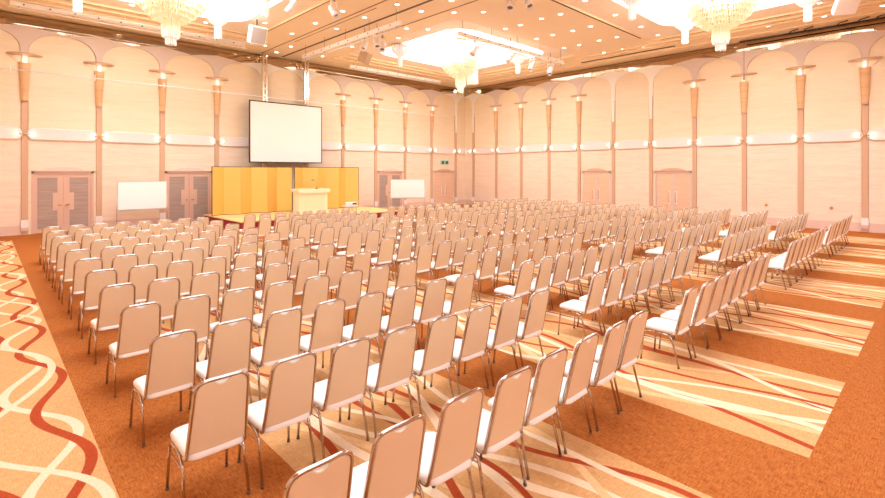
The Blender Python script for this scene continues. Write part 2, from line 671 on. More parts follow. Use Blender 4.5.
# ------------------------------------------------------------------ panelled walls
PIT = 2.258
COLS_S = [1.11 + PIT * i for i in range(-2, 11)]             # pilaster positions on the stage wall (x)
COLS_R = [22.66, 20.61, 18.57, 16.50, 14.48, 12.42, 10.40, 8.33, 6.25, 4.20, 2.18, 0.13, -1.92, -3.97, -6.02, -8.07, -10.12, -12.0]   # on the right wall (y)
Z_BAND0, Z_BAND1, Z_SPRING, Z_CREST = 3.50, 3.96, 6.74, 7.52
MIRROR_TILT = 0.066                                        # the mirror strip leans into the room
PW = 0.09                                                  # half width of a post


def arch_top(half, n=16):
    """right half of an arched panel top (a full, slightly squared ellipse), spring point to crest"""
    pts = []
    e = 2 / 2.25
    for k in range(n + 1):
        t = pi / 2 * k / n
        pts.append((half * abs(cos(t)) ** e if k < n else 0.0, Z_SPRING + (Z_CREST - Z_SPRING) * sin(t) ** e))
    return pts


class Frame:
    """maps wall coordinates (u along the wall, w out of the wall into the room, z) to the room"""
    def __init__(self, wall):
        self.wall = wall

    def prism(self, mb, poly, w0, w1, mat=0, bevel=0.0):
        if self.wall == 'S':
            mb.prism(poly, 'xz', YS - w0, YS - w1, mat, bevel)
        else:
            mb.prism(poly, 'yz', XR - w0, XR - w1, mat, bevel)

    def pt(self, u, w, z):
        return (u, YS - w, z) if self.wall == 'S' else (XR - w, u, z)

    def box(self, mb, u0, u1, w0, w1, z0, z1, mat=0):
        a, b = self.pt(u0, w0, z0), self.pt(u1, w1, z1)
        mb.box(tuple(min(p, q) for p, q in zip(a, b)), tuple(max(p, q) for p, q in zip(a, b)), mat)


DOORS = {'S': [(1.30, 3.20, 'louvre'), (5.74, 7.68, 'louvre'), (17.06, 18.98, 'louvre'), (21.60, 23.52, 'wood')],
         'R': [(12.58, 14.30, 'wood'), (8.46, 10.22, 'wood')]}
wall_names = {'S': ('on the stage wall', 'left'), 'R': ('on the right wall', 'left')}
door_no = [0]
corner_end = {'S': XR, 'R': YS}
visible_sconces = []
lamp_list, band_list, socket_list = [], [], []

for wall, cols in (('S', COLS_S), ('R', COLS_R)):
    fr = Frame(wall)
    cs = sorted(cols)
    lo_end = XL if wall == 'S' else YB
    edges = [lo_end - (cs[0] - lo_end) - .2] + cs + [corner_end[wall] + (corner_end[wall] - cs[-1])]
    up, low, plin = MB(), MB(), MB()
    for i in range(len(edges) - 1):
        a, b = edges[i], edges[i + 1]
        c, half = (a + b) / 2, (b - a) / 2 - PW - 0.012
        is_corner = (i == len(edges) - 2)
        is_first = (i == 0)
        lim0 = lo_end if is_first else c - half
        lim1 = corner_end[wall] - 0.0 if is_corner else c + half
        # upper arched panel
        top = arch_top((b - a) / 2 - PW - .012)
        poly = [(c + p[0], p[1]) for p in top] + [(c - p[0], p[1]) for p in reversed(top[:-1])]
        poly = [(c - half, Z_BAND1 - .4)] + [(c + half, Z_BAND1 - .4)] + poly
        poly = [(min(max(p[0], lim0), lim1), p[1]) for p in poly]
        q = [poly[0]]
        for p in poly[1:]:
            if (Vector(p) - Vector(q[-1])).length > 1e-4:
                q.append(p)
        fr.prism(up, q, -0.10, 0.0, 0, 0.0 if (is_corner or is_first) else 0.012)
        door = [d for d in DOORS[wall] if a < (d[0] + d[1]) / 2 < b]
        z0 = 2.36 if door else 0.0
        fr.box(low, lim0, lim1, -0.10, 0.0, z0, Z_BAND0 + .1)
        for d in door:
            fr.box(low, lim0, d[0], -0.10, -.02, 0, 2.36)
            fr.box(low, d[1], lim1, -0.10, -.02, 0, 2.36)
        if not door:
            fr.box(plin, lim0, lim1, 0.0, 0.018, 0.0, 0.34)
    nm = {'S': 'stage', 'R': 'right'}[wall]
    w = bpy.data.objects['wall_' + nm]
    up.build('upper_panelling', M['wall_up'], w)
    low.build('lower_panelling', M['wall_low'], w)
    struct(plin.build('baseboard_' + nm, M['plinth']))
    # mirror frieze above the arches
    mb = MB()
    e0, e1, zb_, zt_ = lo_end, corner_end[wall] + .05, 7.3, ZC - .02
    wt_ = -.128 + (zt_ - zb_) * MIRROR_TILT
    fr_pts = [fr.pt(e0, -.128, zb_), fr.pt(e1, -.128, zb_), fr.pt(e1, wt_, zt_), fr.pt(e0, wt_, zt_)]
    mb.add(fr_pts, [(0, 1, 2, 3)])
    mb.build('mirror_frieze', M['mirror'], w)

    # doors
    for d0, d1, kind in DOORS[wall]:
        door_no[0] += 1
        c = (d0 + d1) / 2
        dr = empty('door_%d' % door_no[0], fr.pt(c, 0, 0))
        struct(dr)
        off = Vector(dr.location)

        def put(mbx, name, mat):
            mbx.v = [tuple(Vector(p) - off) for p in mbx.v]
            return mbx.build(name, mat, dr)
        f = MB()
        fw = .09
        fr.box(f, d0, d0 + fw, -.09, .0, 0, 2.34)
        fr.box(f, d1 - fw, d1, -.09, .0, 0, 2.34)
        fr.box(f, d0, d1, -.09, .0, 2.25, 2.34)
        put(f, 'door_frame', M['door_frame'] if kind == 'louvre' else M['capital'])
        f = MB()
        n = 12
        aw = (d1 - d0) * 0.33
        poly = [(c - aw * cos(pi * k / n), 2.37 + .13 * sin(pi * k / n)) for k in range(n + 1)]
        fr.prism(f, poly, 0.0, 0.03)
        fr.box(f, d0 + .12, d1 - .12, 0.0, 0.05, 2.335, 2.37)
        fr.box(f, d0, d1, -.09, 0.0, 2.335, 2.37)
        put(f, 'lintel', M['shelf'] if kind == 'wood' else M['capital'])
        for s in (-1, 1):
            x0, x1 = (d0 + fw, c - .004) if s < 0 else (c + .004, d1 - fw)
            lf = MB()
            fr.box(lf, x0, x1, -.085, -.045, 0.01, 2.25)
            leaf = put(lf, 'door_leaf', M['door_frame'] if kind == 'louvre' else M['door_wood'])
            if kind == 'louvre':
                wdt = x1 - x0
                pa, pb = (x0 + .10 * wdt, x1 - .21 * wdt) if s < 0 else (x0 + .21 * wdt, x1 - .10 * wdt)
                pn = MB()
                fr.box(pn, pa, pb, -.05, -.04, .16, 2.10)
                for kz in range(24):
                    zz = .2 + kz * .08
                    fr.box(pn, pa, pb, -.041, -.036, zz, zz + .045)
                pn.v = [tuple(Vector(p) - off) for p in pn.v]
                pnl = pn.build('louvre_panel', M['louvre'], leaf)
                pl = MB()
                if s < 0:
                    fr.box(pl, pb - .14, c - .004, -.05, -.026, .85, 1.52)
                else:
                    fr.box(pl, c + .004, pa + .14, -.05, -.026, .85, 1.52)
                pl.v = [tuple(Vector(p) - off) for p in pl.v]
                pl.build('push_plate', M['door_frame'], leaf)
                hd = MB()
                hx = c + s * .085
                p0, p1 = fr.pt(hx, -.03, 1.06), fr.pt(hx, .04, 1.06)
                hd.tube([p0, p1], .018, 8)
                hd.tube([fr.pt(hx - .01 * s, .04, 1.06), fr.pt(hx + .09 * s, .04, 1.06)], [.026, .02], 10)
                hd.v = [tuple(Vector(p) - off) for p in hd.v]
                hd.build('door_handle', M['brass'], leaf)
            else:
                st = MB()
                xa, xb = (c - .06, c - .006) if s < 0 else (c + .006, c + .06)
                fr.box(st, xa, xb, -.05, -.035, .02, 2.24)
                st.v = [tuple(Vector(p) - off) for p in st.v]
                st.build('stile', M['capital'], leaf)
                hx = c + s * .16
                bp_ = MB()
                fr.box(bp_, hx - .045, hx + .045, -.05, -.03, .72, 1.36)
                bp_.v = [tuple(Vector(p) - off) for p in bp_.v]
                bp_.build('push_plate', M['white'], leaf)
                hd = MB()
                hd.tube(fillet([fr.pt(hx, -.03, .80), fr.pt(hx, .04, .80), fr.pt(hx, .04, 1.30), fr.pt(hx, -.03, 1.30)], .03), .016, 8)
                hd.v = [tuple(Vector(p) - off) for p in hd.v]
                hd.build('door_handle', M['brass'], leaf)

    # pilasters
    order = sorted(cols) if wall == 'S' else sorted(cols, reverse=True)
    for u in order:
        px = to_px(fr.pt(u, 0, 4))[0]
        d = fr.pt(u, 0, 4)
        if not (-40 < px < 925) or d[0] * FX + d[1] * FY < 1:
            inview = False
        else:
            inview = True
        j = cs.index(u)
        left = edges[j]; right = edges[j + 2]
        chrome_bay = wall == 'S' and 10.0 < u < 12.6
        plain = (u > 23) if wall == 'S' else (u > 22 or 10 < u < 13)
        trim_no[0] += 1
        off = Vector(fr.pt(u, 0, 0))
        pil = struct(empty('trim_%d' % trim_no[0], off))

        def put(mbx, name, mat, parent=pil):
            mbx.v = [tuple(Vector(p) - off) for p in mbx.v]
            return mbx.build(name, mat, parent)
        p = MB()
        fr.box(p, u - PW, u + PW, -0.10, 0.03, 0, 6.5)
        fr.box(p, u - PW - .018, u - PW, -0.10, -0.03, 0, 6.5)
        fr.box(p, u + PW, u + PW + .018, -0.10, -0.03, 0, 6.5)
        put(p, 'post', M['post'])
        # flared capital filling the spandrels between two arches
        wl, wr = (u - left) / 2, (right - u) / 2
        tl = arch_top((u - left) / 2 - PW - .012)
        tr = arch_top((right - u) / 2 - PW - .012)
        ctr_l, ctr_r = (left + u) / 2, (right + u) / 2
        lim_hi = corner_end[wall]
        neck = 6.36 if not (plain or chrome_bay) else 5.0
        hw = PW + .012
        poly = []
        rgt = [(ctr_r - pp[0], pp[1]) for pp in tr]             # from the neck outwards to the next crest
        lft = [(ctr_l + pp[0], pp[1]) for pp in tl]
        nhw = hw if not (plain or chrome_bay) else .055
        poly.append((u - nhw, neck)); poly.append((u + nhw, neck))
        if plain or chrome_bay:
            poly.append((u + hw * .9, 6.2))
        poly += rgt
        tops = []
        n = 14
        for k in range(n + 1):
            t = -1 + 2 * k / n
            uu = u + (ctr_r - u) * (-t) if t < 0 else u - (u - ctr_l) * t
            tops.append((uu, 7.56 + .16 * (1 - abs(t)) ** 0.8))
        poly += tops
        poly += list(reversed(lft))
        if plain or chrome_bay:
            poly.append((u - hw * .9, 6.2))
        poly = [(min(pp[0], lim_hi - .0), pp[1]) for pp in poly]
        q = [poly[0]]
        for pp in poly[1:]:
            if (Vector(pp) - Vector(q[-1])).length > 1e-4:
                q.append(pp)
        cpm = MB()
        fr.prism(cpm, q, -.09, .05)
        put(cpm, 'capital', M['capital_white_lit'] if (plain or chrome_bay) else M['capital'])  # stage-bay capitals: white stands in for the glare of spots
        if not inview:
            continue
        if not (plain or chrome_bay):
            visible_sconces.append((wall, u, px))
        if not (wall == 'R' and 22 < u < 0):
            lamp_list.append((wall, u, px))
        socket_list.append((wall, u, px))
    for i in range(1, len(edges) - 1):
        a, b = edges[i], edges[i + 1]
        if i == len(edges) - 2:
            b = corner_end[wall]
        band_list.append((wall, a, b))

# fabric bands with rounded ends
names = {'S': 'stage wall', 'R': 'right wall'}
FR = {'S': Frame('S'), 'R': Frame('R')}


def ordinal_list(items, key):
    """sort along the wall, seen from the left"""
    return sorted(items, key=key)


for wall in 'SR':
    fr = FR[wall]
    bl = []
    for (w_, a, b) in band_list:
        if w_ != wall:
            continue
        c = (a + b) / 2
        p = fr.pt(c, 0, 3.7)
        px_a, px_b = to_px(fr.pt(a, 0, 3.7))[0], to_px(fr.pt(b, 0, 3.7))[0]
        if p[0] * FX + p[1] * FY < 1 or min(px_a, px_b) > 890 or max(px_a, px_b) < -5:
            continue
        bl.append((to_px(p)[0], a, b))
    bl.sort()
    for k, (px, a, b) in enumerate(bl):
        last = (b == corner_end[wall])
        x0, x1 = a + PW - .02, (b - PW + .02 if not last else b - .02)
        mb = MB()
        poly = rrect(x0, Z_BAND0, x1, Z_BAND1, .2)
        if last:
            poly = [(min(max(p[0], x0), x1), p[1]) for p in poly]
        fr.prism(mb, poly, 0.0, 0.10, 0, 0.03)
        o = Vector(fr.pt((a + b) / 2, 0, Z_BAND0))
        mb.v = [tuple(Vector(p) - o) for p in mb.v]
        t = mb.build('wall_band_panel', M['band'], None, o)
        tag(t, 'long pale fabric band panel, %s from left along the %s' % (ORD[k + 1], names[wall]), 'wall panel', 'pale band panels around the walls')

lamp_m = None
for wall in 'SR':
    fr = FR[wall]
    ll = sorted([(px, u) for (w_, u, px) in lamp_list if w_ == wall])
    for k, (px, u) in enumerate(ll):
        o = Vector(fr.pt(u, 0.03, 3.73))
        root = empty('wall_lamp', o)
        tag(root, 'small double-ended brass wall lamp, on %s post from left of the %s' % (ORD[k + 1], names[wall]), 'wall lamp', 'brass wall lamps between the band panels')
        m1 = MB(); m1.tube([Vector(fr.pt(u - .2, .13, 3.73)) - o, Vector(fr.pt(u + .2, .13, 3.73)) - o], .014, 8)
        m1.tube([Vector(fr.pt(u, .03, 3.73)) - o, Vector(fr.pt(u, .13, 3.73)) - o], .02, 8)
        m1.build('bracket', M['brass'], root)
        for s in (-1, 1):
            m2 = MB()
            cc = Vector(fr.pt(u + s * .22, .15, 3.73)) - o
            m2.lathe([(0.001, -.04), (.022, -.03), (.032, 0), (.022, .03), (.001, .04)], 12, cc)
            m2.build('bulb', M['bulb'], root)

for wall in 'SR':
    fr = FR[wall]
    ll = sorted([(px, u) for (w_, u, px) in socket_list if w_ == wall])
    for k, (px, u) in enumerate(ll):
        o = Vector(fr.pt(u, 0.03, 0.14))
        root = empty('outlet_box', o)
        tag(root, 'small white outlet box at foot of %s post from left, %s' % (ORD[k + 1], names[wall]), 'outlet box', 'white outlet boxes at the foot of the posts')
        m1 = MB(); fr.box(m1, u - .11, u + .11, .03, .09, .26, .54)
        m1.v = [tuple(Vector(p) - o) for p in m1.v]; m1.build('cover', M['white'], root)
        m1 = MB(); fr.box(m1, u - .105, u + .105, .03, .08, .14, .26)
        m1.v = [tuple(Vector(p) - o) for p in m1.v]; m1.build('base', M['plinth'], root)

# sconces: tapered wooden cone with a disc shelf above
for wall in 'SR':
    fr = FR[wall]
    ll = sorted([(px, u) for (w_, u, px) in visible_sconces if w_ == wall])
    for k, (px, u) in enumerate(ll):
        o = Vector(fr.pt(u, 0.03, 4.93))
        root = empty('wall_sconce', o, 0.0 if wall == 'S' else -pi / 2)
        tag(root, 'tapered wooden cone sconce with disc shelf, %s from left along the %s' % (ORD[k + 1], names[wall]), 'wall sconce', 'wooden cone sconces on the posts')
        m1 = MB(); m1.lathe([(.0, 0), (.105, 0), (.107, .04), (.172, 1.36), (.178, 1.39), (.15, 1.39), (.14, 1.2)], 16, (0, 0, 0), pi, 2 * pi)
        m1.build('cone', M['cone'], root)
        m1 = MB(); m1.lathe([(.112, .0), (.114, .045), (.0, .045)], 16, (0, 0, -.004), pi, 2 * pi)
        m1.build('base_ring', M['post'], root)
        m1 = MB(); m1.lathe([(.11, 1.36), (.10, 1.68)], 16, (0, 0, 0), pi, 2 * pi)
        m1.build('neck', M['capital_white_lit'], root)  # glow of the cone lamp put into the neck's white
        m1 = MB(); m1.lathe([(.0, 1.66), (.30, 1.665), (.50, 1.69), (.52, 1.71), (.50, 1.735), (.0, 1.735)], 28, (0, 0, 0), pi, 2 * pi, sy=0.62)
        m1.build('shelf', M['shelf'], root)
        m1 = MB(); m1.lathe([(.12, 1.40), (.28, 1.49), (.40, 1.60), (.44, 1.66)], 20, (0, 0, 0), pi, 2 * pi, sy=0.05)
        m1.build('bowl', M['wall_up'], root)
        ld = bpy.data.lights.new('uplight', 'POINT')
        ld.energy = 0.6; ld.color = (1.0, 0.88, 0.70); ld.shadow_soft_size = .06
        lo = bpy.data.objects.new('uplight', ld); COL.objects.link(lo); lo.parent = root
        lo.location = (0, -.20, 1.50)

# ------------------------------------------------------------------ chairs
def chair_meshes():
    R = {}
    zt, zb = .94, .40

    def yl(z):                       # lean of the back
        return .125 * (zt - z) / (zt - zb)

    def hx(z):
        return .174 + .022 * (zt - z) / (zt - zb)
    r = .0132
    # back frame
    side = lambda s, z: (s * hx(z), yl(z), z)
    path = [(-.195, yl(.395) + .10, .386), (-.198, yl(.39), .386), side(-1, .44), side(-1, zt), side(1, zt), side(1, .44), (.198, yl(.39), .386), (.195, yl(.395) + .10, .386)]
    P = [Vector(p) for p in path]
    pts = [P[0]]
    radii = [0, .035, .0, .075, .075, .0, .035, 0]
    for i in range(1, 7):
        if radii[i] == 0:
            pts.append(P[i]); continue
        a, b, c = P[i - 1], P[i], P[i + 1]
        d1, d2 = a - b, c - b
        k = min(radii[i], d1.length * .9, d2.length * .9)
        s0, s1 = b + d1.normalized() * k, b + d2.normalized() * k
        for j in range(6):
            t = j / 5
            pts.append(s0 * (1 - t) ** 2 + b * 2 * t * (1 - t) + s1 * t * t)
    pts.append(P[7])
    m = MB(); m.tube(pts, r, 8); R['back_frame'] = m.mesh('back_frame', M['chrome'])

    # back panel outline (x, z) with a dip for the hand in the top edge
    def outline(ins, notch_d, zlow):
        o = []
        zb2, zt2 = zlow, zt - .006 - ins
        hw = lambda z: hx(z) - .006 - ins
        # bottom edge, slightly bowed
        for k in range(9):
            t = -1 + 2 * k / 8
            o.append((t * hw(zb2), zb2 - .012 * (1 - t * t)))
        cr = .068
        for k in range(6):
            a = pi / 2 * k / 5
            o.append((hw(zt2) - cr + cr * cos(a), zt2 - cr + cr * sin(a)))
        for k in range(11):
            t = 1 - 2 * k / 10
            o.append((t * .062, zt2 - notch_d * (1 - t * t) ** 1.0))
        for k in range(6):
            a = pi / 2 + pi / 2 * k / 5
            o.append((-(hw(zt2) - cr) + cr * cos(a), zt2 - cr + cr * sin(a)))
        return o
    o1 = outline(.0, .036, .430)
    o2 = inset(o1, .006)
    lift = lambda poly, dy: [(p[0], yl(p[1]) + dy, p[1]) for p in poly]
    m = MB()
    m.loft([lift(o1, .004), lift(o1, -.006), lift(o2, -.011)], smooth=False, cap0=True, cap1=True)
    R['backrest'] = m.mesh('backrest', M['chair_back'])
    o3 = outline(.003, .010, .435)
    o4, o5 = inset(o3, .008), inset(o3, .024)
    m = MB()
    m.loft([lift(inset(o3, .022), .004), lift(inset(o3, .006), .014), lift(o3, .026), lift(o4, .036), lift(o5, .041)], smooth=True)
    R['front_cushion'] = m.mesh('front_cushion', M['cushion'])

    # seat cushion
    def ring(ins, z):
        pts = []
        x0, y0, x1, y1 = -.203 + ins, .105 + ins * .6, .203 - ins, .565 - ins
        rr = max(.075 - ins * .5, .02)
        base = [(x, y + max(0, (z - .386)) * .75 * max(0, 1 - (y - y0) / .2)) for x, y in rrect(x0, y0 - .022, x1, y1, rr, 5)]
        for x, y in base:
            crown = .012 * max(0, 1 - (x / .2) ** 2) if z > .42 else 0
            drop = .018 * max(0, (y - .480) / .085) ** 2 if z > .40 else 0
            pts.append((x, y, z + crown - drop))
        return pts
    m = MB()
    m.loft([ring(.02, .386), ring(.004, .391), ring(0, .408), ring(.003, .428), ring(.014, .438), ring(.04, .444), ring(.12, .447)], smooth=True)
    R['seat'] = m.mesh('seat', M['cushion'])
    # legs
    for s in (-1, 1):
        m = MB()
        p = fillet([(s * .212, .545, .012), (s * .200, .515, .362), (s * .196, .38, .374)], .07)
        m.tube(p, .0115, 7)
        m.tube([(s * .212, .545, 0), (s * .2112, .543, .018)], .0135, 8, mat=1)
        R['front_leg%d' % s] = m.mesh('leg', [M['chrome'], M['rubber']])
        m = MB()
        p = fillet([(s * .215, .095, .012), (s * .204, .185, .362), (s * .196, .38, .374)], .07)
        m.tube(p, .0115, 7)
        m.tube([(s * .215, .095, 0), (s * .2145, .099, .018)], .0135, 8, mat=1)
        R['rear_leg%d' % s] = m.mesh('leg', [M['chrome'], M['rubber']])
    m = MB()
    m.tube([(-.205, .175, .305), (-.204, .522, .295)], .0055, 5)
    m.tube([(.205, .175, .305), (.204, .522, .295)], .0055, 5)
    m.tube([(-.196, .30, .378), (.196, .30, .378)], .008, 6)
    R['stretcher'] = m.mesh('stretcher', M['chrome'])
    return R


CH = chair_meshes()


def make_chair():
    root = empty('banquet_chair', (0, 0, 0))

    def part(nm, key, parent=root):
        o = bpy.data.objects.new(nm, CH[key]); COL.objects.link(o); o.parent = parent
        return o
    part('seat', 'seat')
    b = part('backrest', 'backrest')
    part('front_cushion', 'front_cushion', b)
    part('back_frame', 'back_frame')
    for k in ('front_leg-1', 'front_leg1', 'rear_leg-1', 'rear_leg1'):
        part('leg', k)
    part('stretcher', 'stretcher')
    return root


BLOCKS = [(1.250, 0.533, 1.288, 'leftmost block'), (6.50, 0.535, 1.272, 'second block from left'),
          (12.28, 0.53, 1.245, 'third block from left'), (17.20, 0.55, 1.215, 'rightmost block')]
spots = []
for bi, (x0, dx, pitch, bname) in enumerate(BLOCKS):
    for k in range(12):
        for i in range(8):
            x = x0 + dx * i + random.uniform(-.012, .012)
            y = 2.20 + pitch * k + random.uniform(-.015, .015)
            if bi == 0 and k > 0:
                y += max(0, 0.135 - 0.018 * k) - 0.021 * i / (1 + .25 * (k - 1))
            if bi == 0 and k > 0:
                x += 0.006 * k
            x, y = x * 0.9524, y * 0.9524
            spots.append((sqrt(x * x + y * y), x, y, random.uniform(-1.6, 1.6), bi, k, i))
spots.sort()
proto = make_chair()
register(proto)
for n, (d, x, y, rz, bi, k, i) in enumerate(spots[:300]):
    c = proto if n == 0 else copy_tree(proto)
    c.location = (x, y, 0)
    c.rotation_euler = (0, 0, radians(rz))
    tag(c, 'cream chrome-framed banquet chair, %s from left in %s row from camera, %s' % (ORD[i + 1], ORD[k + 1], BLOCKS[bi][3]),
        'chair', 'banquet chairs in rows facing the stage')
# the farthest chairs, beyond the three hundred individual ones
mb = MB()
slots = [M['cushion'], M['chair_back'], M['chrome']]
src = [('seat', 0), ('backrest', 1), ('front_cushion', 0), ('back_frame', 2), ('front_leg-1', 2), ('front_leg1', 2), ('rear_leg-1', 2), ('rear_leg1', 2)]
geo = []
for key, mi in src:
    me = CH[key]
    geo.append(([v.co.copy() for v in me.vertices], [tuple(p.vertices) for p in me.polygons], mi))
for (d, x, y, rz, bi, k, i) in spots[300:]:
    mt = Matrix.Translation((x, y, 0)) @ Matrix.Rotation(radians(rz), 4, 'Z')
    for vs, fs, mi in geo:
        mb.add([mt @ v for v in vs], fs, True, mi)
far = bpy.data.objects.new('banquet_chairs', None)
me = bpy.data.meshes.new('banquet_chairs')
me.from_pydata(mb.v, [], mb.f)
for x in slots:
    me.materials.append(x)
me.polygons.foreach_set('use_smooth', mb.sm)
me.polygons.foreach_set('material_index', mb.mi)
bpy.data.objects.remove(far)
far = bpy.data.objects.new('banquet_chairs', me)
COL.objects.link(far)
tag(far, 'farthest cream banquet chairs filling the back rows toward the far corner', 'chairs', None, 'stuff')

# ------------------------------------------------------------------ stage and what stands there
ST = (7.15, 18.7, 15.05, 22.95, 0.40)
root = empty('stage_platform', ((ST[0] + ST[2]) / 2, (ST[1] + ST[3]) / 2, 0))
tag(root, 'low stage platform with yellow top and dark red skirt before the wall', 'stage')
cx_, cy_ = root.location.x, root.location.y
mb = MB(); mb.box((ST[0] - cx_, ST[1] - cy_, .36), (ST[2] - cx_, ST[3] - cy_, .40)); mb.build('stage_top', M['stage_top'], root)
mb = MB()
pts = []
x0, y0, x1, y1 = ST[0] - cx_ + .03, ST[1] - cy_ + .03, ST[2] - cx_ - .03, ST[3] - cy_ - .03
loop = []
for (ax, ay, bx, by) in ((x0, y0, x1, y0), (x1, y0, x1, y1), (x1, y1, x0, y1), (x0, y1, x0, y0)):
    L_ = sqrt((bx - ax) ** 2 + (by - ay) ** 2)
    nn = int(L_ / .06)
    nx, ny = (by - ay) / L_, -(bx - ax) / L_
    for k in range(nn):
        t = k / nn
        w_ = .012 * sin(k * pi / 1.5)
        loop.append((ax + (bx - ax) * t + nx * w_, ay + (by - ay) * t + ny * w_))
mb.loft([[(*p, 0.0) for p in loop], [(*p, .36) for p in loop]], smooth=True, cap0=False, cap1=False)
mb.build('skirt', M['skirt'], root)


def folding_screen(x0, yb, label):
    w, th = 0.722, radians(31)
    root = empty('folding_screen', (x0, yb, 0.40))
    tag(root, label, 'folding screen', 'gold folding screens on the stage')
    x, y = 0.0, 0.0
    for k in range(6):
        dx, dy = w * cos(th), w * sin(th) * (1 if k % 2 == 0 else -1)
        a, b = Vector((x, y, 0)), Vector((x + dx, y + dy, 0))
        d = (b - a).normalized()
        nrm = Vector((d.y, -d.x, 0))
        m = MB()
        A, B = a + d * .008, b - d * .008
        T = .011
        vs = []
        for z in (.012, 2.125):
            vs += [A + nrm * T + Vector((0, 0, z)), B + nrm * T + Vector((0, 0, z)), B - nrm * T + Vector((0, 0, z)), A - nrm * T + Vector((0, 0, z))]
        m.add(vs, [(0, 3, 2, 1), (4, 5, 6, 7), (0, 1, 5, 4), (1, 2, 6, 5), (2, 3, 7, 6), (3, 0, 4, 7)])
        pnl = m.build('screen_panel', M['gold'], root)
        f = MB()
        T2 = .014
        def bar(p, q, z0, z1):
            vs = []
            for z in (z0, z1):
                vs += [p + nrm * T2 + Vector((0, 0, z)), q + nrm * T2 + Vector((0, 0, z)), q - nrm * T2 + Vector((0, 0, z)), p - nrm * T2 + Vector((0, 0, z))]
            f.add(vs, [(0, 3, 2, 1), (4, 5, 6, 7), (0, 1, 5, 4), (1, 2, 6, 5), (2, 3, 7, 6), (3, 0, 4, 7)])
        bar(A, B, 2.12, 2.145)
        bar(A, B, 0, .02)
        if k == 0:
            bar(A - d * .006, A + d * .014, 0, 2.145)
        if k == 5:
            bar(B - d * .014, B + d * .006, 0, 2.145)
        f.build('edge_trim', M['black'], pnl)
        x, y = x + dx, y + dy
    return root


folding_screen(7.16, 21.95, 'gold folding screen of six panels behind and left of the lectern')
folding_screen(10.98, 21.95, 'gold folding screen of six panels standing right behind the lectern')

# lectern
lx, ly = 11.16, 20.66
root = empty('lectern', (lx, ly, 0.40))
tag(root, 'wide cream wooden lectern with ribbed front on the stage', 'lectern')
mb = MB(); mb.box((-.73, -.25, .06), (.73, .34, 1.0)); mb.build('body', M['lectern'], root)
mb = MB(); mb.box((-.76, -.28, 0), (.76, .36, .07)); mb.build('plinth', M['lectern'], root)
mb = MB()
mb.prism([(-.32, .98), (.40, .98), (.40, 1.12), (-.32, 1.12)], 'yz', -.82, .82, 0, .0)
mb.box((-.82, -.34, .93), (.82, -.30, 1.12))
mb.build('top', M['lectern'], root)
mb = MB()
for k in range(22):
    xx = -.645 + k * .0587
    mb.box((xx, -.268, .14), (xx + .045, -.249, .84))
mb.box((-.68, -.275, .86), (.68, -.249, .90)); mb.box((-.68, -.275, .09), (.68, -.249, .13))
mb.build('ribbed_front', M['lectern'], root)
mic = empty('microphone', (11.28, 20.35, 1.52))
tag(mic, 'small black gooseneck microphone standing on the lectern', 'microphone')
mb = MB(); mb.lathe([(0, 0), (.06, 0), (.06, .02), (.02, .03), (0, .03)], 14); mb.build('base', M['black'], mic)
mb = MB(); mb.tube(fillet([(0, 0, .02), (0, 0, .22), (-.05, 0, .36), (-.15, -.03, .40)], .08), .008, 6); mb.build('gooseneck', M['grey'], mic)
mb = MB(); mb.tube([(-.14, -.028, .395), (-.27, -.06, .42)], [.018, .024], 8); mb.build('microphone_head', M['black'], mic)

# projector on a small stand in the aisle before the stage
pp = at_y(350.5, 205.6, 17.95)
root = empty('projector_stand', (pp[0], pp[1], 0))
tag(root, 'small folding stand with pale top in the aisle before the stage', 'stand')
zt_ = pp[2]
mb = MB(); mb.box((-.30, -.24, zt_ - .03), (.26, .24, zt_)); mb.build('stand_top', M['batten'], root)
for sx in (-1, 1):
    for sy in (-1, 1):
        mb = MB(); mb.tube([(sx * .27 - .02, sy * .2, 0), (sx * .19 - .02, sy * .16, zt_ - .03)], .013, 8); mb.build('leg', M['grey'], root)
root = empty('projector', (pp[0] + .03, pp[1], zt_))
tag(root, 'white projector with dark vent resting on the small stand', 'projector')
mb = MB()
mb.loft([[(p[0], p[1], z) for p in rrect(-.20 + i_, -.15 + i_, .20 - i_, .15 - i_, .03)] for i_, z in ((.01, .02), (0, .03), (0, .13), (.015, .15))], smooth=False)
mb.build('body', M['white'], root)
mb = MB(); mb.box((-.02, -.158, .05), (.18, -.149, .12)); mb.build('vent', M['black'], root)
mb = MB(); mb.tube([(-.1, .14, .085), (-.1, .18, .085)], .04, 12); mb.build('projector_lens', M['black'], root)
for sx in (-1, 1):
    mb = MB(); mb.tube([(sx * .14, -.1, 0), (sx * .14, -.1, .025)], .014, 8); mb.build('foot', M['black'], root)

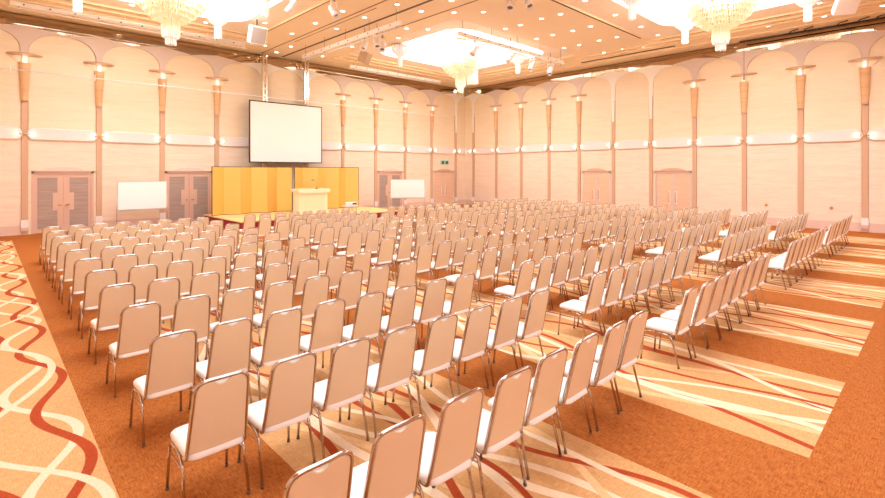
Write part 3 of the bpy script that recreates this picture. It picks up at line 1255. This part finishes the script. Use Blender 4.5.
# projection screen hung on chrome poles
root = empty('projection_screen', (11.05, 22.85, 2.75))
tag(root, 'large white projection screen with black border hanging above the gold screens', 'screen')
w2, h2 = 1.92, 2.98
mb = MB(); mb.box((-w2, -.03, 0.0), (w2, .03, h2)); mb.build('screen_frame', M['black'], root)
mb = MB(); mb.box((-w2 + .05, -.036, 0.05), (w2 - .05, -.028, h2 - .05)); mb.build('screen_surface', M['screen_white'], root)
mb = MB()
for px_ in (264.2, 305.8):
    xx = at_y(px_, 100, 22.98)[0] - 11.05
    mb.box((xx - .09, .03, -.02 if False else 0.2), (xx + .09, .2385, h2 - .2))
mb.build('mounting_rail', M['grey'], root)
for k, px_ in enumerate((264.6, 306.2)):
    xx = at_y(px_, 100, 23.15)[0]
    root = empty('hanging_pole', (xx, 23.15, 2.45))
    tag(root, 'tall chrome pole from ceiling behind the %s half of the projection screen' % ('left' if k == 0 else 'right'), 'pole', 'chrome poles carrying the projection screen')
    mb = MB()
    mb.box((-.12, -.06, 0.8), (-.04, .06, 5.70)); mb.box((.04, -.06, 0.8), (.12, .06, 5.70))
    for q_ in range(16):
        mb.box((-.05, -.03, .9 + q_ * .3), (.05, .03, .96 + q_ * .3))
    mb.build('rail', M['chrome_soft'], root)
    mb = MB(); mb.box((-.10, -.055, 0.0), (.10, .08, .8)); mb.build('foot_bracket', M['cone'], root)


def whiteboard(cx0, cy0, rz, w, zb, zt, label):
    root = empty('whiteboard', (cx0, cy0, 0), rz)
    tag(root, label, 'whiteboard', 'whiteboards beside the stage')
    mb = MB(); mb.box((-w / 2, -.015, zb), (w / 2, .015, zt)); mb.build('board', M['board_white'], root)
    f = MB()
    e = .022
    f.box((-w / 2 - e, -.02, zb - e), (w / 2 + e, .02, zb)); f.box((-w / 2 - e, -.02, zt), (w / 2 + e, .02, zt + e * .6))
    f.box((-w / 2 - e, -.02, zb), (-w / 2, .02, zt)); f.box((w / 2, -.02, zb), (w / 2 + e, .02, zt))
    f.build('board_frame', M['alu'], root)
    t = MB(); t.box((-w / 2 + .06, -.10, zb - .045), (w / 2 - .02, -.015, zb - .02)); t.build('pen_tray', M['alu'], root)
    for s in (-1, 1):
        l = MB()
        l.tube([(s * (w / 2 + .035), 0, .09), (s * (w / 2 + .035), 0, zt - .5)], .017, 8)
        l.tube([(s * (w / 2 + .035), -.28, .08), (s * (w / 2 + .035), .28, .08)], .018, 8)
        lg = l.build('leg', M['alu'], root)
        for sy in (-1, 1):
            c = MB(); c.lathe([(0, 0), (.025, .005), (.032, .035), (.025, .065), (0, .07)], 10, (s * (w / 2 + .035), sy * .27, 0)); c.build('caster', M['rubber'], lg)
    st = MB(); st.tube([(-w / 2 - .035, 0, .22), (w / 2 + .035, 0, .22)], .014, 8); st.build('stretcher', M['alu'], root)


p = at_y(142.8, 190, 22.4)
whiteboard(p[0], p[1], radians(4), 1.72, .83, 1.915, 'whiteboard on legs standing between the two louvred doors left of stage')
p = at_y(407.6, 190, 20.3)
whiteboard(p[0], p[1], YAW - pi / 2 + radians(2), 1.82, .91, 1.88, 'smaller-looking whiteboard standing right of the stage before the far door')

# exit sign above the far door
p = at_y(444.2, 162.6, YS)
root = empty('exit_sign', (p[0], YS - .02, p[2] - .12))
tag(root, 'small green exit sign on the wall above the far door', 'sign')
mb = MB(); mb.box((-.36, -.05, -.02), (.36, .02, .27)); mb.build('sign_box', M['green_light'], root)
for s in (-1, 1):
    mb = MB(); mb.box((s * .18 - .13, -.058, .02), (s * .18 + .13, -.045, .23)); mb.build('sign_face', M['green'], root)

# two small fittings on the right wall
for (px_, py_, lab) in ((766.5, 205, 'small dark brass fitting on right wall between fourth and third posts from right'), (831.5, 208, 'small round brass ring fitting on right wall nearest the right edge')):
    p = at_x(px_, py_, XR)
    root = empty('wall_fitting', (XR, p[1], p[2]))
    tag(root, lab, 'wall fitting')
    mb = MB(); mb.tube([(0, 0, 0), (-.02, 0, 0)], .05, 16); mb.build('plate', M['brass'], root)
    mb = MB()
    mb.tube([(-.03, (.055 * cos(a * pi / 8)), (.055 * sin(a * pi / 8))) for a in range(17)], .014, 6, caps=False); mb.build('ring', M['post'], root)

# ------------------------------------------------------------------ things under the ceiling
DL = []


def dls(l, s=4.0, x0=0.0, y0=0.0):
    for a, b in l:
        DL.append((x0 + a / s, y0 + b / s))


dls([(40, 50), (157, 48), (245, 115), (305, 100), (390, 75), (465, 57), (370, 155), (435, 140), (515, 123), (587, 106), (685, 60), (480, 192), (540, 180), (620, 162), (692, 148), (787, 107), (855, 140), (640, 210), (715, 197), (795, 187), (30, 3), (565, 2)], 4, 444)
dls([(700, 18), (483, 45), (797, 45), (570, 70), (373, 93), (172, 92), (458, 115), (738, 114), (823, 117), (280, 135), (705, 152), (275, 186), (520, 186), (218, 208), (402, 225), (172, 182)], 4, 222)
dls([(625, 12), (645, 65), (420, 105), (182, 148), (145, 105), (880, 22)], 4, 663)
dls([(527, 20), (545, 90), (823, 90)], 4, 0)
zones = {}
for px_, py_ in DL:
    x, y, z = at(px_, py_, ZC)
    zz = ZC
    for c in COFFERS:
        if c[0][0] < x < c[0][2] and c[0][1] < y < c[0][3]:
            x, y, zz = at(px_, py_, ZC + STEP)
    if x > 22.2:
        zn = 'the strip along the right wall'
    elif y > 20.9:
        zn = 'the strip along the stage wall'
    elif x < 9.0:
        zn = 'the rim of the left coffer'
    elif x < 12.9 and y > 12.8:
        zn = 'the beam left of the far coffer'
    elif y > 9.3:
        zn = 'the beam between far and right coffers'
    else:
        zn = 'the rim of the right coffer'
    if (23.5 < x) or y > 22.5:
        zz -= 0.04 if 23.5 < x else 0.015
    zones.setdefault(zn, []).append((px_, py_, x, y, zz))
dlp = None
for zn, lst in zones.items():
    lst.sort()
    for k, (px_, py_, x, y, zz) in enumerate(lst):
        lab = 'round recessed downlight, %s from left on %s' % (ORD[k + 1], zn)
        if dlp is None:
            dlp = empty('ceiling_downlight', (x, y, zz))
            m1 = MB(); m1.lathe([(.075, -.004), (.105, -.012), (.112, 0), (.105, .004), (.075, .004)], 20); m1.build('trim_ring', M['white'], dlp)
            m1 = MB(); m1.lathe([(.0, -.008), (.078, -.006), (.078, .003), (.0, .003)], 20); m1.build('light_lens', M['lens'], dlp)
            register(dlp)
            o = dlp
        else:
            o = copy_tree(dlp)
        o.location = (x, y, zz)
        tag(o, lab, 'ceiling light', 'recessed ceiling downlights')

# --- chandeliers
def rods(mb, r0, r1, n, ztop, length, thick, jit=0.0):
    """a ring of hanging crystal rods; r0 at the top of the tier"""
    for k in range(n):
        a = 2 * pi * (k + random.uniform(-.2, .2)) / n
        r = r0
        l = length * (1 - jit * random.random())
        x, y = r * cos(a), r * sin(a)
        t = thick
        x2, y2 = r1 * cos(a), r1 * sin(a)
        ca, sa = cos(a) * t, sin(a) * t
        vs = [(x + ca, y + sa, ztop), (x - sa, y + ca, ztop), (x - ca, y - sa, ztop), (x + sa, y - ca, ztop),
              (x2 + ca, y2 + sa, ztop - l), (x2 - sa, y2 + ca, ztop - l), (x2 - ca, y2 - sa, ztop - l), (x2 + sa, y2 - ca, ztop - l)]
        mb.add(vs, [(0, 3, 2, 1), (4, 5, 6, 7), (0, 1, 5, 4), (1, 2, 6, 5), (2, 3, 7, 6), (3, 0, 4, 7)])


def make_main_chandelier():
    root = empty('chandelier', (0, 0, 6.25))
    z = lambda a: a - 6.25
    tiers = [  # radius, rod count, top z, length, material
        (1.25, 80, 8.55, .62, 'crystal_cool'), (1.05, 76, 8.25, .62, 'crystal_cool'),
        (.98, 72, 7.84, .36, 'crystal_warm'), (.86, 66, 7.66, .32, 'crystal_warm'), (.72, 58, 7.50, .30, 'crystal_warm'),
        (.58, 48, 7.36, .29, 'crystal_warm'), (.45, 40, 7.24, .26, 'crystal_warm'),
        (.25, 26, 7.10, .55, 'crystal_warm'), (.22, 22, 6.75, .28, 'crystal_cool'), (.14, 16, 6.66, .41, 'crystal_cool')]
    for r, n, zt, l, mt in tiers:
        m = MB(); rods(m, r, r * .985, n, z(zt), l, .024 if r > .3 else .02, .10)
        rods(m, r * .9, r * .88, int(n * .8), z(zt) - .02, l * .9, .02, .2)
        t = m.build('crystal_tier', M[mt], root)
        m = MB(); m.lathe([(r * .86, .0), (r * 1.03, .0), (r * 1.03, .02), (r * .86, .02)], 32, (0, 0, z(zt)))
        m.build('tier_ring', M['brass'], t)
    m = MB(); m.lathe([(.05, 0.5), (.05, z(8.80))], 12); m.build('stem', M['brass'], root)
    m = MB(); m.lathe([(0, z(8.85)), (.4, z(8.85)), (.38, z(8.80)), (.0, z(8.79))], 24); m.build('ceiling_rose', M['brass'], root)
    for k in range(4):
        a = pi / 2 * k + .3
        ld = bpy.data.lights.new('chandelier_bulb', 'POINT')
        ld.energy = 70; ld.color = (1.0, 0.86, 0.66); ld.shadow_soft_size = .12
        lo = bpy.data.objects.new('chandelier_bulb', ld); COL.objects.link(lo); lo.parent = root
        lo.location = (1.32 * cos(a), 1.32 * sin(a), z(7.75))
    for k in range(6):
        a = pi / 3 * k + .3
        m = MB(); m.tube(fillet([(0, 0, z(8.3)), (.4 * cos(a), .4 * sin(a), z(8.42)), (.9 * cos(a), .9 * sin(a), z(8.5)), (1.2 * cos(a), 1.2 * sin(a), z(8.52))], .1), .02, 6)
        m.build('arm', M['brass'], root)
    return root


def make_small_chandelier():
    root = empty('pendant_chandelier', (0, 0, 7.2))
    m = MB(); rods(m, .10, .10, 14, .62, .62, .02, .06); rods(m, .05, .05, 7, .6, .6, .02, .06)
    t = m.build('crystal_column', M['crystal_cool'], root)
    m = MB()
    for r, n, zt, l in ((.40, 40, .98, .26), (.33, 34, .88, .24), (.25, 28, .78, .22), (.17, 20, .70, .2)):
        rods(m, r, r * .93, n, zt, l, .02, .15)
    m.build('crystal_bowl', M['crystal_cool'], root)
    m = MB(); m.lathe([(0, 1.0), (.30, 1.0), (.42, .985), (.42, .97), (.0, .97)], 28); m.build('bowl_ring', M['brass'], root)
    m = MB(); m.lathe([(.025, .62), (.025, 1.62)], 10); m.build('stem', M['brass'], root)
    m = MB(); m.lathe([(0, 1.65), (.14, 1.65), (.12, 1.60), (0, 1.59)], 16); m.build('ceiling_rose', M['brass'], root)
    return root


mains = [((4.22, 16.65), 'large tiered crystal chandelier in the left coffer'), ((17.05, 16.58), 'large tiered crystal chandelier in the far coffer'),
         ((17.35, 5.08), 'large tiered crystal chandelier in the right coffer')]
mp = make_main_chandelier(); register(mp)
for k, (p, lab) in enumerate(mains):
    o = mp if k == 0 else copy_tree(mp)
    o.location = (p[0], p[1], 6.25)
    tag(o, lab, 'chandelier', 'large crystal chandeliers')
smalls = [((77.5, 13), 'small white pendant chandelier at left end of the left coffer'), ((218, 39), 'small white pendant chandelier right of the large chandelier, left coffer'),
          ((265, 17), 'small white pendant chandelier nearest the hanging loudspeaker, left coffer'), ((400, 67), 'small white pendant chandelier left of the far coffer chandelier'),
          ((518, 74), 'small white pendant chandelier right of the far coffer chandelier'), ((632, 20), 'small white pendant chandelier at left end of the right coffer'),
          ((685, 44), 'small white pendant chandelier just left of right coffer chandelier'), ((808, 22), 'small white pendant chandelier just right of right coffer chandelier')]
sp = make_small_chandelier(); register(sp)
for k, (p, lab) in enumerate(smalls):
    o = sp if k == 0 else copy_tree(sp)
    zz = 7.2
    q = at(p[0], p[1], zz)
    o.location = q
    tag(o, lab, 'chandelier', 'small pendant chandeliers')

# --- lighting battens
def batten(p0, p1, label, drop_to=ZC, twin=0.18):
    a, b = Vector(p0), Vector(p1)
    root = empty('lighting_batten', a)
    tag(root, label, 'lighting batten', 'white lighting battens under the ceiling')
    d = b - a
    L_ = d.length
    u = d.normalized()
    nrm = Vector((u.y, -u.x, 0))
    m = MB()
    # box trunking
    c = [(-.05, -.075), (.05, -.075), (.05, .075), (-.05, .075)]
    m.loft([[nrm * x + Vector((0, 0, z)) for x, z in c], [d + nrm * x + Vector((0, 0, z)) for x, z in c]], smooth=False)
    m.build('trunking', M['batten'], root)
    m = MB(); m.tube([Vector((0, 0, -twin)) - u * .05, d + Vector((0, 0, -twin)) + u * .05], .024, 8); m.build('pipe', M['batten'], root)
    n = max(2, int(L_ / 1.5))
    for k in range(n + 1):
        q = u * (L_ * (k + .15) / (n + .3))
        m = MB(); m.tube([q + Vector((0, 0, -twin)), q + Vector((0, 0, ceil_z((a + q).x, (a + q).y) - a.z))], .008, 6); m.build('hanger_rod', M['wire'], root)
    m = MB()
    for k in range(int(L_ / .7)):
        q = u * (.35 + .7 * k) + nrm * .05 
        m.tube([q, q + nrm * .008], .026, 8)
    m.build('socket', M['black'], root)
    return root


yb_ = 21.8
b1 = batten(at_y(10, 2.5, yb_), (at_y(245, 44, yb_)[0], yb_, at_y(10, 2.5, yb_)[2] - .02), 'long white lighting batten above the left part of the stage wall', ZC - .0, .14)
zb_ = 7.62
q0, q1 = at(303, 57, zb_), at(402, 22.5, zb_)
batten((q0[0], q0[1], zb_), (q0[0], q1[1], zb_), 'white lighting batten over the centre aisle carrying two spotlights')
q0, q1 = at(458, 33, zb_), at(565, 62.5, zb_)
batten((q0[0], q0[1], zb_), (q1[0], q0[1], zb_), 'white lighting batten crossing before the far coffer with four spotlights')
q0, q1 = at_y(350, 66, yb_), at_y(440, 81.5, yb_)
batten((q0[0], yb_, q0[2]), (q1[0], yb_, q0[2]), 'far white lighting batten at the wall right of the projection screen', ZC, .14)
# upper curtain rail behind the first batten
root = empty('curtain_rail', (at_y(55, 1, 21.2)[0], 21.2, 7.95))
tag(root, 'thin white rail hung above the left lighting batten', 'rail')
mb = MB(); mb.tube([(0, 0, 0), (7.0, 0, 0)], .03, 8); mb.build('pipe', M['batten'], root)
for k in range(5):
    mb = MB(); mb.tube([(.6 + 1.45 * k, 0, 0), (.6 + 1.45 * k, 0, .2)], .014, 6); mb.build('hanger_rod', M['batten'], root)

# thin white pipe crossing in front of the stage wall
pz = at_y(0, 68, 22.5)
root = empty('wall_pipe', (-1.0, 22.5, pz[2]))
tag(root, 'thin white pipe crossing level in front of the stage wall', 'pipe')
mb = MB(); mb.tube([(0, 0, 0), (23.2, 0, 0)], .022, 8); mb.build('pipe', M['batten'], root)
for px_ in (10, 95, 164, 218, 345, 376, 405, 432):
    xx = at_y(px_, 80, 22.5)[0] + 1.0
    mb = MB(); mb.tube([(xx, 0, -.10), (xx, 0, .13)], .016, 6); mb.tube([(xx, 0, 0.04), (xx, 1.0 - .04, 0.04)], .012, 6); mb.build('clip', M['batten'], root)

# --- spotlights
def make_spot():
    root = empty('spotlight', (0, 0, 0))
    m = MB(); m.lathe([(0, .16), (.07, .16), (.085, .12), (.085, -.06), (.10, -.08), (.10, -.20), (.09, -.20), (.075, -.10), (0, -.10)], 16)
    bd = m.build('housing', M['batten'], root)
    bd.rotation_euler = (radians(35), 0, 0)
    m = MB(); m.lathe([(0, -.115), (.08, -.115)], 16); l = m.build('lens', M['reflector'], bd)
    m = MB(); m.tube(fillet([(-.115, 0, 0), (-.115, 0, .24), (.115, 0, .24), (.115, 0, 0)], .03), .012, 6); m.build('yoke', M['batten'], root)
    m = MB(); m.box((-.035, -.035, .24), (.035, .035, .33)); m.build('clamp', M['grey'], root)
    return root


SPOTS = [(292, 6, 7.6, 40, 'white stage spotlight at top edge left of the ceiling beam'), (333.5, 11, 7.5, 200, 'white stage spotlight hanging on cable over the left beam'),
         (364.8, 45, 7.45, 110, 'white spotlight above the brown box on centre aisle batten'), (377, 43, 7.38, 150, 'left of two white spotlights on the centre aisle batten'), (382.5, 46, 7.36, 136, 'right of two white spotlights on the centre aisle batten'),
         (475, 50, 7.36, 60, 'leftmost of four white spotlights before the far coffer'), (510.5, 57.5, 7.36, 60, 'second from left of four white spotlights before far coffer'),
         (532, 66, 7.36, 80, 'third from left of four white spotlights before far coffer'), (550.5, 70.5, 7.36, 100, 'rightmost of four white spotlights before the far coffer'),
         (510.5, 4, 7.6, 120, 'white spotlight with dark lens at top edge, photo centre'), (528.5, 2, 7.6, 150, 'white spotlight cut by top edge just right of dark-lensed one')]
s0 = make_spot(); register(s0)
for k, (px_, py_, z_, rz, lab) in enumerate(SPOTS):
    o = s0 if k == 0 else copy_tree(s0)
    q = at(px_, py_, z_)
    o.location = q
    sc_ = 1.25
    o.scale = (sc_, sc_, sc_)
    o.rotation_euler = (0, 0, radians(rz))
    tag(o, lab, 'spotlight', 'white stage spotlights under the ceiling')
    gap = ceil_z(q[0], q[1]) - (q[2] + .33 * sc_)
    m = MB(); m.tube([(0, 0, .33), (0, 0, .33 + gap / sc_)], .01, 6); m.build('hanger_rod', M['wire'], o)

# --- hanging loudspeakers
def speaker(px_, py_, z_, rz, tilt, w, h, d, body, face, label):
    q = at(px_, py_, z_)
    root = empty('loudspeaker', q)
    tag(root, label, 'loudspeaker', 'loudspeakers hung from the ceiling')
    m = MB()
    m.loft([[(x, y, z) for x, z in rrect(-w / 2 + i_, -h / 2 + i_, w / 2 - i_, h / 2 - i_, .03, 3)] for i_, y in ((.01, -d / 2), (0, -d / 2 + .01), (0, d / 2 - .08), (.06, d / 2))], smooth=False)
    b = m.build('cabinet', body, root)
    b.rotation_euler = (radians(tilt), 0, radians(rz))
    m = MB(); m.box((-w / 2 + .03, -d / 2 - .008, -h / 2 + .03), (w / 2 - .03, -d / 2 + .002, h / 2 - .03)); m.build('grille', face, b)
    m = MB(); m.tube([(0, 0, h * .3), (0, 0, ceil_z(q[0], q[1]) - z_ - .003)], .02, 8); m.build('hanging_bracket', M['black'], root)
    return root


speaker(257, 35, 7.62, 0, 22, .62, .66, .38, M['batten'], M['grey'], 'pale loudspeaker hanging near the left coffer corner')
speaker(364.5, 57.5, 7.22, 25, 25, .42, .48, .42, M['brown_box'], M['brown_box'], 'brown box loudspeaker under the centre aisle batten')
speaker(472.5, 77.5, 7.35, -60, 15, .55, .72, .4, M['batten'], M['grey'], 'small grey loudspeaker right of the far coffer chandelier')
speaker(846, 4, 7.75, -62, 50, .62, .62, .3, M['batten'], M['batten'], 'white loudspeaker at the top right corner near the wall')

# --- black curtain track with hooks and one hanging cable on the right
root = empty('curtain_track', (24.1, 6.3, ZC - .10))
tag(root, 'black curtain track with curved hooks under ceiling along right wall', 'curtain track')
mb = MB(); mb.box((-.03, -5.2, -.05), (.03, 0.0, 0.0)); mb.build('track', M['black'], root)
for px_ in (793, 807.5, 841, 862, 880):
    q = at_x(px_, 27, 24.1)
    yy = q[1] - 6.3
    mb = MB(); mb.tube(fillet([(0, yy, -.03), (-.12, yy + .10, -.02), (-.28, yy + .02, -.01), (-.45, yy - .25, -.005)], .1), .022, 6); mb.build('hook', M['black'], root)
p = at_x(744, 39, 24.2)
root = empty('hanging_cable', (24.2, p[1], 6.35))
tag(root, 'thin dark cable hanging down in front of right wall post', 'cable')
mb = MB(); mb.tube([(0, 0, 0.2), (0, 0, ZC - 6.45)], .012, 6); mb.build('cord', M['wire'], root)
mb = MB(); mb.box((-.03, -.04, 0), (.03, .04, .25)); mb.build('plug', M['grey'], root)
